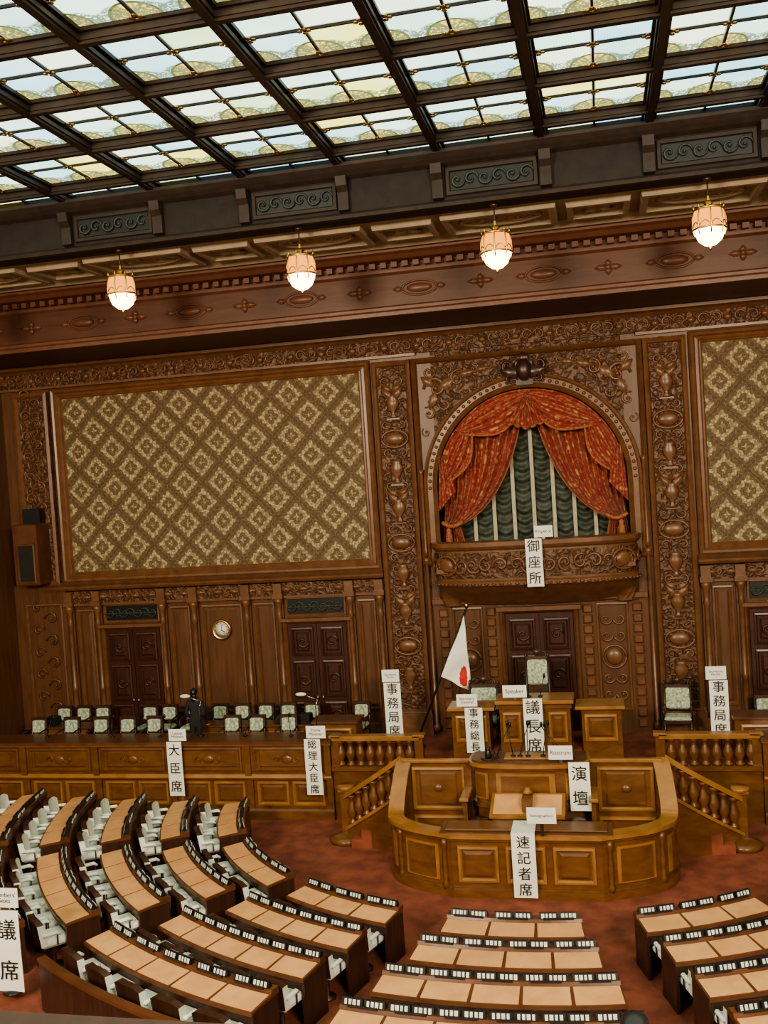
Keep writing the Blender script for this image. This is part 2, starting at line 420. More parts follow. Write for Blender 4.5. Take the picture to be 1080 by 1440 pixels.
    for a_,c_ in ((3.99,4.47),(6.63,7.2),(7.5,8.63),(8.93,9.51),(11.65,12.15)):
        b.frame(a_,c_,1.7,4.5,0,SF,W_frame);b.raised(a_+.1,c_-.1,1.8,4.4,0,W_wall,.03,.05)
    b.box(3.72,13.9,-.1,0,1.1,1.35,W_frame)
    for dx in (5.55,10.58):
        b.frame(dx-.88,dx+.88,1.0,4.03,0,[(0,0),(0,.1),(.05,.13),(.1,.06),(.12,0)],W_frame)
        b.box(dx-.92,dx+.92,-.2,0,4.0,4.08,W_frame)
        b.frame(dx-.8,dx+.8,4.1,4.62,0,SF,W_frame)
        b.box(dx-.72,dx+.72,-.02,0,4.16,4.56,BLACK)
        for i in range(7):
            xx=dx-.6+i*.2
            b.scroll(xx,4.36,-.03,.26,0,1 if i%2 else -1,GRILL)
        b.box(dx-.72,dx+.72,-.05,-.02,4.34,4.37,GRILL)
    b.M=Matrix()
b.box(-13.9,13.9,-.08,0,10.44,10.80,W_carv);b.molx([(0,10.78),(-.1,10.8),(-.18,10.86),(-.28,10.9),(-.28,10.97),(0,10.97)],-13.9,13.9,W_frame)
x=-13.5
while x<13.5:
    b.scroll(x,10.62,-.08,.28,0,1,W_frame);b.scroll(x+.3,10.62,-.08,.28,pi,-1,W_frame);b.ell((x+.55,-.1,10.62),(.1,.05,.08),W_frame,8,4);x+=.8
b.frame(-.92,.92,1.0,4.12,0,[(0,0),(0,.1),(.05,.14),(.1,.06),(.12,0)],W_frame)
b.box(-1.0,1.0,-.2,0,4.08,4.18,W_frame);b.box(-2.55,2.55,-.14,0,4.3,4.42,W_frame)
for sg in (-1,1):
    for i in range(12):
        b.raised(sg*1.15-.12,sg*1.15+.12,1.2+i*.25,1.42+i*.25,0,W_frame,.06,.04)
        b.raised(sg*2.3-.12,sg*2.3+.12,1.2+i*.25,1.42+i*.25,0,W_frame,.06,.04)
    b.frame(sg*1.72-.38,sg*1.72+.38,1.6,4.2,0,SF,W_frame)
    cart(sg*1.72,2.9,.2,.2,-.03)
    for h in (-1,1):
        for zz in (3.4,3.8,2.4,2.0):
            b.scroll(sg*1.72+h*.16,zz,-.02,.28,0 if h<0 else pi,h,W_frame)
b.done()
def door(x,h,w):
    b=B('door_%d'%door.n);door.n+=1
    for sg in (-1,1):
        x0,x1=(x-w,x-.01) if sg<0 else (x+.01,x+w)
        b.box(x0,x1,-.04,-.001,1.1,h,W_door)
        for z0,z1 in ((1.25,1.95),(2.05,3.0),(3.1,h-.12)):
            b.frame(x0+.08,x1-.08,z0,z1,-.04,SF,W_door);b.raised(x0+.2,x1-.2,z0+.12,z1-.12,-.04,W_door,.04,.05)
            b.scroll((x0+x1)/2,(z0+z1)/2,-.085,.3,0,sg,W_door)
        b.ell((x+sg*.07,-.1,2.05),(.025,.03,.06),BRASS,8,5)
    b.done()
door.n=1
for x in (-10.58,-5.55,5.55,10.58): door(x,3.96,.76)
door(0,4.0,.80)
# ------------------------------------------------------------------ balcony
b=B('imperial_balcony')
path=[]
for i in range(41):
    t=-1+2*i/40
    path.append((2.38*math.sin(t*pi/2),-.95*abs(math.cos(t*pi/2))**.55-.002))
prof=[(-.75,4.25),(-.45,4.45),(-.2,4.62),(-.03,4.75),(.05,4.8),(.05,4.88),(0,4.92),(0,5.62),(.05,5.66),(.09,5.72),(.09,5.82),(-.12,5.85),(-.12,5.2),(-.75,5.15)]
def pf(i):
    t=abs(-1+2*i/40);q=max(0.02,1-t**6)
    return [(o*q if o<-.1 else o,z) for o,z in prof]
b.sweep(path,lambda i:pf(i),W_frame)
b.sweep(path[2:-2],lambda i:[(.01,4.98),(.035,4.98),(.035,5.58),(.01,5.58)],W_carv)
b.box(-2.3,2.3,-.7,0.0,5.1,5.2,W_frame)
for i in range(2,39):
    (x0,y0),(x1,y1)=path[i-1],path[i+1]
    ang=math.atan2(y1-y0,x1-x0)
    b.M=Matrix.Translation((path[i][0],path[i][1],0))@Matrix.Rotation(ang,4,'Z')
    if i in (7,33,20):
        b.ell((0,-.05,5.28),(.2,.06,.17),W_frame,14,6);b.tube([(.28*math.cos(a*pi/10),-.05,5.28+.23*math.sin(a*pi/10)) for a in range(21)],.028,6,W_frame)
    elif i%2==0: b.scroll(0,5.28,-.04,.36,i,1 if i%4 else -1,W_frame)
    b.ell((0,-.1,4.84),(.05,.03,.03),W_frame,6,4)
b.M=Matrix()
b.done()
# curtains
def archpt(th,r): return (r*math.cos(th),ZS+r*math.sin(th))
b=B('brocade_curtain')
for sg in (-1,1):
    def f(u,v,sg=sg):
        th=math.radians(5+84*u)
        px,pz=archpt(th,2.2)
        qx,qz=2.18-.38*u,6.18+.03*math.sin(u*3)
        cx_,cz_=2.2-1.72*u,6.85-.15*u
        if v<.82:
            t=v/.82
            x=(1-t)**2*px+2*t*(1-t)*cx_+t*t*qx;z=(1-t)**2*pz+2*t*(1-t)*cz_+t*t*qz
            amp=.15*(1-t*.7)
        else:
            t=(v-.82)/.18
            z=qz-.62*t;amp=.04+.05*t
            x=qx+(.5-u)*.25*t
        y=.28+amp*math.sin(u*2*pi*8+v*2)+.025*math.sin(u*43+v*5)-.12*math.exp(-((v-.8)/.1)**2)
        return (sg*x,y,z)
    b.grid(f,128,34,CURT)
    b.tube([(sg*(2.2-.5*i/8),.02-.05*math.sin(pi*i/8),6.28-.10*math.sin(pi*i/8)) for i in range(9)],.05,8,FRINGE)
    b.lathe([(.02,0),(.07,-.05),(.05,-.12),(.08,-.16),(.1,-.42)],(sg*2.05,.0,6.15),10,FRINGE)
    b.tube([tuple(Vector(f(1.0,j/30))+Vector((0,-.02,0))) for j in range(31)],.022,5,FRINGE)
def swag(t0,t1,w,y0):
    def f(u,v):
        th=t0+(t1-t0)*u
        d=w*(math.sin(pi*u)**.7*.85+.15)*v
        r=2.22-d
        x,z=archpt(th,r)
        y=y0-.10*math.sin(pi*v)-.075*math.sin(v*2*pi*4.2+math.sin(pi*u)*1.5)*math.sin(pi*u)**.4
        z-=.10*v*math.sin(pi*u)
        return (x,y,z)
    b.grid(f,30,36,CURT)
    pts=[f(i/24,1.0) for i in range(25)]
    b.tube([(p[0],p[1]-.01,p[2]-.02) for p in pts],.035,6,FRINGE)
swag(math.radians(2),math.radians(50),.62,.02)
swag(math.radians(178),math.radians(130),.62,.02)
swag(math.radians(38),math.radians(93),.72,-.02)
swag(math.radians(142),math.radians(87),.72,-.02)
def f(u,v):
    w=.12+.34*v
    return ((u-.5)*2*w,-.10-.07*math.sin(u*2*pi*5),9.15-(.72-.14*abs(u-.5)*2)*v-.08*math.sin(u*2*pi*5)*v*.3)
b.grid(f,50,12,CURT)
b.tube([(f(i/40,1)[0],f(i/40,1)[1]-.01,f(i/40,1)[2]) for i in range(41)],.035,6,FRINGE)
for sg in (-1,1):
    def f2(u,v,sg=sg):
        w=.08+.14*v
        return (sg*(2.08-v*.05)+(u-.5)*2*w,-.08-.05*math.sin(u*2*pi*3),7.9-1.35*v+.5*v*(u if sg<0 else 1-u))
    b.grid(f2,24,14,CURT)
b.done()
b=B('window_shade')
def f(u,v):
    x=-1.95+3.9*u;z=9.2-4.0*v
    c=(u*8)%1
    sag=math.sin(pi*c)
    y=.75-.09*sag-.07*math.sin((v*26-sag*.9)*2*pi*.6)*(.4+.6*sag)
    return (x,y,z)
b.grid(f,96,110,SHADE)
for i in range(9):
    x=-1.95+3.9*i/8;b.box(x-.045,x+.045,.60,.64,5.2,9.0,STRIP)
b.done()
# ------------------------------------------------------------------ stage
b=B('stage_platform')
b.box(-13.85,13.85,-2.98,-.25,0,1.1,CARPET)
b.box(-13.85,13.85,-.25,-.001,0.9,1.1,CARPET)
b.box(-2.42,2.42,-5.0,-2.98,0,1.1,CARPET)
for sg in (-1,1):
    b.M=Matrix.Diagonal((sg,1,1,1));
    b.box(2.42,4.5,-3.02,-2.98,0,1.1,W_gold)
b.M=Matrix()
b.box(-2.42,2.42,-5.03,-5.0,0,1.12,W_gold)
b.box(-1.95,1.95,-3.3,-1.3,1.1,1.28,CARPET);b.box(-.95,.95,-3.2,-1.4,1.28,1.5,CARPET)
b.done()
for sg in (-1,1):
    b=B('ministers_counter');b.M=Matrix.Diagonal((sg,1,1,1))
    xa,xb=4.5,13.8
    b.box(xa,xb,-3.04,-2.985,0,1.1,W_gold)
    b.box(xa,xb,-3.14,-2.985,1.101,1.72,W_gold)
    b.box(xa,xb,-3.14,-3.0,.95,1.11,W_gold)
    b.box(xa-.04,xb,-3.26,-2.45,1.74,1.80,W_desk);b.box(xa-.02,xb,-3.2,-2.5,1.70,1.74,W_rail)
    b.molx([(-3.04,.9),(-3.16,.92),(-3.2,.97),(-3.16,1.02),(-3.14,1.04)],xa,xb,W_rail)
    b.molx([(-3.04,0),(-3.14,0),(-3.14,.2),(-3.1,.24),(-3.04,.26)],xa,xb,W_gold)
    n=5;wd=(xb-xa)/n
    for i in range(n):
        x0=xa+i*wd;b.box(x0,x0+.14,-3.19,-3.1,1.02,1.72,W_gold);b.box(x0,x0+.14,-3.1,-3.03,.2,.92,W_gold)
        b.frame(x0+.2,x0+wd-.06,1.1,1.66,-3.14,SF,W_gold)
        cx_=x0+wd/2+.07;b.raised(x0+.35,x0+wd-.2,1.2,1.58,-3.14,W_gold,.025,.03)
        b.ell((cx_,-3.17,1.38),(.14,.03,.1),W_gold,12,4)
        for h in (-1,1): b.scroll(cx_+h*.22,1.38,-3.165,.16,0,h,W_gold)
        for q in (0,1):
            xx=x0+.2+q*(wd-.2)/2
            b.frame(xx,xx+(wd-.35)/2,.3,.86,-3.04,SF,W_rail);b.raised(xx+.12,xx+(wd-.35)/2-.12,.4,.76,-3.04,W_gold,.03,.04)
    b.box(xa,xa+.05,-2.98,-2.45,1.1,1.74,W_gold)
    b.M=Matrix();b.done()
for xs in ((-12.7,-10.9),(-8.3,-5.3),(5.3,8.3)):
    b=B('ministers_desk')
    b.cbox(xs[0],xs[1],-1.95,-1.4,1.78,1.83,W_desk);b.box(xs[0]+.05,xs[1]-.05,-1.9,-1.84,1.1,1.78,W_gold)
    b.box(xs[0]+.05,xs[0]+.12,-1.9,-1.45,1.1,1.78,W_gold);b.box(xs[1]-.12,xs[1]-.05,-1.9,-1.45,1.1,1.78,W_gold)
    n=max(1,int((xs[1]-xs[0])/1))
    for i in range(n):
        w_=(xs[1]-xs[0]-.2)/n;b.frame(xs[0]+.1+i*w_,xs[0]+.05+(i+1)*w_,1.2,1.7,-1.9,SF,W_gold)
    b.done()
for sg in (-1,1):
    b=B('secretariat_desk');b.M=Matrix.Diagonal((sg,1,1,1))
    b.cbox(4.05,5.15,-2.35,-1.65,1.94,2.0,W_desk);b.box(4.1,5.1,-2.3,-1.7,1.1,1.94,W_gold);b.frame(4.2,5.0,1.2,1.85,-2.3,SF,W_rail)
    b.M=Matrix();b.done()
BAL=[(.095,0),(.095,.05),(.055,.08),(.06,.12),(.105,.22),(.10,.30),(.05,.42),(.045,.47),(.075,.50),(.095,.53),(.095,.56)]
def newel(b,x,y,z0,h,w=.12):
    b.box(x-w,x+w,y-w,y+w,z0,z0+h,W_gold);b.cbox(x-w-.04,x+w+.04,y-w-.04,y+w+.04,z0+h,z0+h+.07,W_rail);b.box(x-w-.03,x+w+.03,y-w-.03,y+w+.03,z0,z0+.12,W_gold)
for sg in (-1,1):
    b=B('stage_balustrade');b.M=Matrix.Diagonal((sg,1,1,1))
    b.cbox(2.5,4.46,-3.14,-2.88,1.76,1.87,W_rail);b.box(2.5,4.46,-3.12,-2.9,1.1,1.2,W_gold)
    n=8
    for i in range(n): b.lathe(BAL,(2.74+i*.222,-3.01,1.2),12,W_gold)
    newel(b,2.52,-3.01,1.1,.72,.09);newel(b,4.4,-3.01,1.1,.72,.09)
    b.M=Matrix();b.done()
    b=B('stage_staircase');b.M=Matrix.Diagonal((sg,1,1,1))
    for i in range(6):
        b.box(2.43,3.72-.22*i,-4.7,-3.03,.18*i,.18*(i+1),CARPET)
    p0=Vector((3.88,-4.25,0));p1=Vector((2.5,-4.92,0))
    def rp(t,z): 
        q=p0.lerp(p1,t);
        return (q.x,q.y-.10*math.sin(pi*t),z)
    pth=[rp(i/12,0)[:2] for i in range(13)]
    zt=lambda i:.22+1.0*(i/12)
    b.sweep(pth,lambda i:[(-.06,0),(.06,0),(.06,zt(i)),(-.06,zt(i))],W_gold)
    b.sweep(pth,lambda i:[(-.10,zt(i)),(.10,zt(i)),(.10,zt(i)+.07),(-.10,zt(i)+.07)],W_rail)
    b.sweep(pth,lambda i:[(-.11,zt(i)+.66),(.11,zt(i)+.66),(.08,zt(i)+.77),(-.08,zt(i)+.77)],W_rail)
    for i in range(7):
        t=(i+.7)/7.4;q=rp(t,.22+t+.07);b.lathe([(r_,z_*1.07) for r_,z_ in BAL],q,12,W_gold)
    newel(b,3.9,-4.22,0,1.02,.10)
    b.lathe([(.34,0),(.34,.09),(.22,.13),(.13,.17)],(3.92,-4.3,0),18,W_gold)
    b.lathe([(.15,0),(.19,.04),(.17,.1)],(3.9,-4.22,1.05),14,W_rail)
    b.M=Matrix();b.done()
# ------------------------------------------------------------------ stenographers' enclosure
def cat(P,n=6):
    out=[]
    for i in range(len(P)-1):
        a=P[max(i-1,0)];b_=P[i];c=P[i+1];d=P[min(i+2,len(P)-1)]
        for k in range(n):
            t=k/n
            out.append(tuple(.5*((2*b_[j])+(-a[j]+c[j])*t+(2*a[j]-5*b_[j]+4*c[j]-d[j])*t*t+(-a[j]+3*b_[j]-3*c[j]+d[j])*t**3) for j in range(2)))
    out.append(tuple(P[-1]));return out
half=[(-2.42,-5.04),(-2.48,-5.3),(-2.52,-5.7),(-2.42,-6.1),(-2.1,-6.42),(-1.72,-6.62),(-1.38,-6.74)]
hp=cat(half,6)
full=hp+[(-1.3,-6.8),(1.3,-6.8)]+[(-x,y) for x,y in hp[::-1]]
def topz(p):
    y=p[1];t=min(1,max(0,(-5.0-y)/.85));t=t*t*(3-2*t);return 1.93*(1-t)+1.10*t
b=B('stenographers_enclosure')
zt=[topz(p) for p in full]
def S(o0,o1,a,c,mat):
    b.sweep(full,lambda i:[(o0,a(zt[i])),(o1,a(zt[i])),(o1,c(zt[i])),(o0,c(zt[i]))],mat)
S(-.05,.05,lambda z:0,lambda z:z-.04,W_gold)
S(-.05,.12,lambda z:0,lambda z:.14,W_gold);S(.05,.08,lambda z:.14,lambda z:.18,W_gold)
S(-.16,.14,lambda z:z-.04,lambda z:z+.03,W_rail)
S(.05,.09,lambda z:z-.10,lambda z:z-.04,W_gold)
def pan(seg,z0=.26):
    pts=[full[i] for i in seg];tz=[zt[i] for i in seg]
    b.sweep(pts,lambda i:[(.05,z0),(.075,z0),(.075,tz[i]-.2),(.05,tz[i]-.2)],W_rail)
    q=1 if len(pts)>4 else 0
    b.sweep(pts[q:len(pts)-q],lambda i:[(.05,z0+.04),(.095,z0+.04),(.095,tz[i+q]-.24),(.05,tz[i+q]-.24)],W_gold)
L=len(full)
for s0,s1 in ((2,10),(12,20),(23,34)):
    pan(list(range(s0,s1)));pan(list(range(L-s1,L-s0)))
for x0,x1 in ((-1.2,-.47),(-.35,.35),(.47,1.2)):
    b.frame(x0,x1,.26,.92,-6.85,SF,W_rail);b.raised(x0+.1,x1-.1,.36,.82,-6.85,W_gold,.035,.05)
for i in (11,21,35,L-12,L-22,L-36):
    x,y=full[i];x0,y0=full[i-1];x1,y1=full[i+1];t=Vector((x1-x0,y1-y0)).normalized();nx,ny=t.y,-t.x
    b.lathe([(.06,0),(.06,.1),(.04,.14),(.05,.4),(.035,.7),(.06,.78),(.06,zt[i]-.2)],(x+nx*.07,y+ny*.07,.12),8,W_gold)
b.box(-1.5,1.5,-6.85,-6.25,1.10,1.15,W_desk);b.cbox(-1.42,1.42,-6.78,-6.3,1.15,1.18,W_gold)
b.box(-1.4,1.4,-6.35,-6.28,0,1.1,W_gold)
for sg in (-1,1):
    b.M=Matrix.Diagonal((sg,1,1,1))
    b.box(1.12,2.42,-5.1,-5.04,.0,1.88,W_gold);b.cbox(1.05,2.46,-5.16,-5.04,1.88,1.95,W_rail)
    b.frame(1.25,2.3,.95,1.8,-5.1,SF,W_rail);b.raised(1.4,2.15,1.05,1.7,-5.1,W_gold,.03,.04)
    b.frame(1.25,2.3,.2,.85,-5.1,SF,W_rail)
    b.ell((1.78,-5.13,1.38),(.1,.03,.08),W_gold,10,4)
    b.box(1.14,1.22,-5.75,-5.1,0,1.35,W_gold);b.cbox(1.10,1.27,-5.85,-5.1,1.35,1.42,W_rail)
b.M=Matrix();b.done()
b=B('speech_rostrum')
pp=[(-1.0,-4.75),(-1.02,-5.2),(-.9,-5.38),(-.6,-5.46),(0,-5.5),(.6,-5.46),(.9,-5.38),(1.02,-5.2),(1.0,-4.75)]
pc=cat(pp,5)
b.sweep(pc,lambda i:[(0,0),(0.0,1.92),(-.3 if 8<i<32 else -.03,1.92),(-.3 if 8<i<32 else -.03,0)],W_gold)
def plate(off,z0,z1,mat):
    n=len(pc)
    P2=[]
    for i,(x,y) in enumerate(pc):
        x0,y0=pc[max(i-1,0)];x1,y1=pc[min(i+1,n-1)];t=Vector((x1-x0,y1-y0)).normalized()
        P2.append((x+t.y*off,y-t.x*off))
    vs=[(x,y,z0) for x,y in P2]+[(x,y,z1) for x,y in P2]
    fs=[tuple(range(n-1,-1,-1)),tuple(range(n,2*n))]+[(i,(i+1)%n,(i+1)%n+n,i+n) for i in range(n)]
    b.add(vs,fs,mat)
plate(.04,1.84,1.90,W_gold);plate(.12,1.90,1.97,W_rail);plate(.06,1.97,2.0,W_desk);plate(.05,1.12,1.2,W_gold)
for s0,s1 in ((7,14),(15,25),(26,33)):
    seg=pc[s0:s1];b.sweep(seg,lambda i:[(0,1.28),(.03,1.28),(.03,1.78),(0,1.78)],W_rail);b.sweep(seg[1:-1],lambda i:[(0,1.32),(.045,1.32),(.045,1.74),(0,1.74)],W_gold)
b.cbox(-.45,.45,-5.35,-4.95,2.0,2.03,W_rail)
b.done()
def mic(b,x,y,z,dx,h=.57,dy=.22):
    b.lathe([(.05,0),(.05,.02),(.015,.03)],(x,y,z),10,BLACK)
    b.tube([(x,y,z),(x+dx,y+dy*.1,z+h*.56),(x+dx*2,y+dy*.55,z+h*.91),(x+dx*2.2,y+dy,z+h)],[.010,.009,.009,.02],6,BLACK)
    b.lathe([(.02,0),(.028,.03),(.02,.09)],(x+dx*2.2,y+dy*1.08,z+h-.04),8,BLACK)
b=B('rostrum_microphone')
for x,dx in ((-.28,-.05),(0,0),(.28,.05),(-.6,.12),(.58,-.12),(-.15,.08),(.7,-.2)): mic(b,x,-5.2,2.03 if abs(x)<.45 else 2.001,dx)
b.done()
b=B('counter_microphone')
for x,dx in ((-11.6,.03),(-9.9,-.03),(-8.7,.02),(-6.6,.04),(-5.5,-.04)): mic(b,x,-2.75,1.801,dx,.42,.2)
b.done()
b=B('speaker_microphone')
for x,dx in ((-.12,-.04),(.12,.04)): mic(b,x,-2.75,2.601,dx,.4,.2)
b.done()
b=B('water_pitcher')
b.lathe([(.06,0),(.07,.06),(.05,.14),(.035,.17),(.05,.2)],(-.75,-5.25,2.01),14,BLACK);b.tube([(-.69,-5.25,2.17),(-.63,-5.25,2.13),(-.65,-5.25,2.05)],.009,6,BLACK);b.lathe([(.14,0),(.15,.01),(.1,.012)],(-.75,-5.25,2.001),14,W_dark)
b.done()
b=B('stenographers_desk')
b.box(-.62,.62,-6.15,-5.6,0,1.2,W_gold)
b.add([(-.68,-6.2,1.22),(.68,-6.2,1.22),(.68,-5.56,1.44),(-.68,-5.56,1.44),(-.68,-6.2,1.17),(.68,-6.2,1.17),(.68,-5.56,1.17),(-.68,-5.56,1.17)],[(0,1,2,3),(4,5,1,0),(5,6,2,1),(6,7,3,2),(7,4,0,3),(7,6,5,4)],W_rail)
for sg in (-1,1):
    a,c=(.08,.62);b.add([(sg*a,-6.16,1.243),(sg*c,-6.16,1.243),(sg*c,-5.62,1.43),(sg*a,-5.62,1.43)],[(0,1,2,3)],LEATH)
b.box(-.09,.09,-6.1,-5.6,1.2,1.5,W_gold);b.lathe([(.06,0),(.1,.04),(.06,.08),(.03,.12)],(0,-5.8,1.5),10,W_rail)
b.done()
for sg in (-1,1):
    b=B('stenographer_stool');b.lathe([(.2,0),(.2,.03),(.04,.06),(.04,.95),(.18,1.0),(.19,1.06),(.15,1.09)],(sg*.88,-5.98,0),16,W_dark);b.done()
b=B('speaker_desk')
b.box(-.74,.74,-3.05,-2.45,1.5,2.52,W_gold);b.cbox(-.82,.82,-3.15,-2.35,2.52,2.6,W_rail);b.box(-.78,.78,-3.09,-2.4,2.42,2.5,W_gold)
for x0,x1 in ((-.68,-.28),(.28,.68)): b.frame(x0,x1,1.7,2.35,-3.05,SF,W_rail);b.raised(x0+.1,x1-.1,1.8,2.25,-3.05,W_gold,.03,.04)
b.frame(-.2,.2,1.7,2.35,-3.05,SF,W_rail)
b.done()
for sg in (-1,1):
    b=B('clerks_desk');b.M=Matrix.Diagonal((sg,1,1,1))
    b.box(.97,1.78,-3.0,-2.4,1.28,2.38,W_gold);b.cbox(.84,1.86,-3.1,-2.36,2.38,2.45,W_rail);b.frame(1.02,1.7,1.7,2.28,-3.0,SF,W_rail);b.raised(1.12,1.6,1.8,2.18,-3.0,W_gold,.03,.04)
    b.M=Matrix();b.done()
# ------------------------------------------------------------------ chairs on stage
def chair_mesh(w,h,seat,ornate,matb,name='stage_chair'):
    b=B(name)
    for sx_ in (-1,1):
        b.tube([(sx_*(w/2-.03),-.2,0),(sx_*(w/2-.02),-.2,seat-.05)],[.02,.03],6,W_dark)
        b.tube([(sx_*(w/2-.03),.24,0),(sx_*(w/2-.02),.2,seat),(sx_*(w/2-.02),.26,h)],[.02,.03,.024],6,W_dark)
        b.tube([(sx_*(w/2-.01),.22,seat+.26),(sx_*(w/2+.01),-.12,seat+.24),(sx_*(w/2),-.18,seat+.2),(sx_*(w/2-.02),-.2,seat)],.02,6,W_dark)
    b.box(-w/2,w/2,-.22,.22,seat-.08,seat-.02,W_dark);b.cbox(-w/2+.02,w/2-.02,-.23,.2,seat-.02,seat+.07,matb,.03)
    b.M=Matrix.Translation((0,.23,seat))@Matrix.Rotation(-.08,4,'X')
    zb=.5 if h>1.5 else .16
    if h>1.5:
        b.box(-w/2+.03,w/2-.03,-.01,.05,.12,.5,W_dark)
    b.cbox(-w/2+.05,w/2-.05,-.06,.04,zb,h-seat-.06,matb,.03);b.box(-w/2,w/2,-.03,.05,h-seat-.06,h-seat+.01,W_dark);b.box(-w/2,w/2,.04,.055,.12,h-seat,W_dark)
    if ornate:
        for sx_ in (-1,1): b.scroll(sx_*w*.25,h-seat+.06,-.0,w*.4,0 if sx_<0 else pi,sx_,W_dark);b.lathe([(.025,0),(.035,.03),(.01,.1)],(sx_*(w/2-.02),.01,h-seat),8,W_dark)
        b.leaf(0,h-seat,0,.22,.08,pi/2,W_dark)
    b.M=Matrix()
    return b.mesh()
MC=chair_mesh(.42,.98,.45,False,LACE);BC=chair_mesh(.62,1.2,.5,True,LACE,'armchair');SP=chair_mesh(.54,1.72,.6,True,LACE,'speaker_chair')
for x in (-12.3,-11.75,-11.2,-9.9,-9.35,-8.7,-8.0,-7.4,-6.8,-6.2,-5.6,-4.35,4.9,5.6,6.3): put('ministers_chair',MC,(x,-1.0,1.1),random.uniform(-.08,.08))
for x in (-12.3,-11.4,-10.6,-9.9,-9.2,-7.2,-6.6,-5.8,5.4,6.3,7.2): put('ministers_chair',MC,(x,-2.2,1.1),random.uniform(-.04,.04))
put('speaker_chair',SP,(0,-1.8,1.5));put('clerk_chair',BC,(-1.25,-1.75,1.28),scale=1.1)
put('armchair',BC,(3.05,-.75,1.1),-.1)
for x,d in ((-7.7,-1),(-4.9,-1)):
    b=B('desk_lamp');b.lathe([(.09,0),(.09,.02),(.015,.04)],(x,-2.7,1.8),12,BLACK)
    b.tube([(x,-2.7,1.82),(x,-2.7,2.45),(x+.05,-2.7,2.6)],.012,6,METAL);b.tube([(x-.3,-2.7,2.72),(x+.05,-2.7,2.6)],.012,6,METAL)
    b.ell((x-.32,-2.72,2.73),(.13,.06,.045),WHITE,12,6);b.done()
b=B('document_pile');
for i,(x,w,h) in enumerate(((-12.1,.3,.2),(-11.6,.25,.15),(-6.0,.4,.12),(-5.5,.3,.2))): b.cbox(x-w/2,x+w/2,-1.8,-1.5,1.83,1.83+h,BLACK)
b.done()
b=B('wall_clock');b.M=Matrix.Translation((-8.08,-.045,3.84))@Matrix.Rotation(pi/2,4,'X')
b.lathe([(.24,0),(.27,.03),(.25,.07),(.22,.07),(.20,.05)],(0,0,0),32,BRASS);b.lathe([(.215,.05),(.001,.052)],(0,0,0),32,PAPER)
for i in range(12):
    a=i*pi/6;b.box(.17*math.cos(a)-.01,.17*math.cos(a)+.01,.17*math.sin(a)-.01,.17*math.sin(a)+.01,.052,.056,INK)
b.tube([(0,0,.06),(.09,-.06,.06)],.010,4,INK);b.tube([(0,0,.06),(.03,.15,.06)],.007,4,INK)
b.M=Matrix();b.done()
b=B('wall_loudspeaker');b.cbox(-13.4,-12.72,-.75,-.15,5.25,6.85,W_desk,.03);b.box(-13.3,-12.82,-.77,-.74,5.35,6.3,CLOTH);b.frame(-13.34,-12.78,5.3,6.35,-.75,SF,W_wall);b.box(-13.3,-12.8,-.4,-.14,6.85,7.25,BLACK);b.done()
b=B('national_flag')
A=Vector((-2.95,-1.3,1.15));T=Vector((-1.55,-1.3,4.35))
b.tube([A,T],.025,8,BLACK);b.ell(T+Vector((0,0,.06)),(.06,.06,.07),BRASS,10,6)
b.lathe([(.24,0),(.24,.05),(.07,.1),(.07,.25)],(A.x,A.y,1.1),14,BLACK)
def ff(u,v):
    p=T.lerp(A,.05+.44*u)
    x=p.x+v*(.06+.60*u*(1-.1*v)) ;z=p.z-v*(1.45-1.15*u)-.04*v
    return (x,p.y-.03+.05*math.sin(v*9+u*5)*(.3+v),z)
NU,NV=22,26
def fmat(u,v): return ((u-.62)/.30)**2+((v-.74)/.20)**2<1
for i in range(NU):
    for j in range(NV):
        q=[ff(i/NU,j/NV),ff((i+1)/NU,j/NV),ff((i+1)/NU,(j+1)/NV),ff(i/NU,(j+1)/NV)]
        b.add(q,[(0,1,2,3)],REDF if fmat((i+.5)/NU,(j+.5)/NV) else PAPER,True)
b.done()
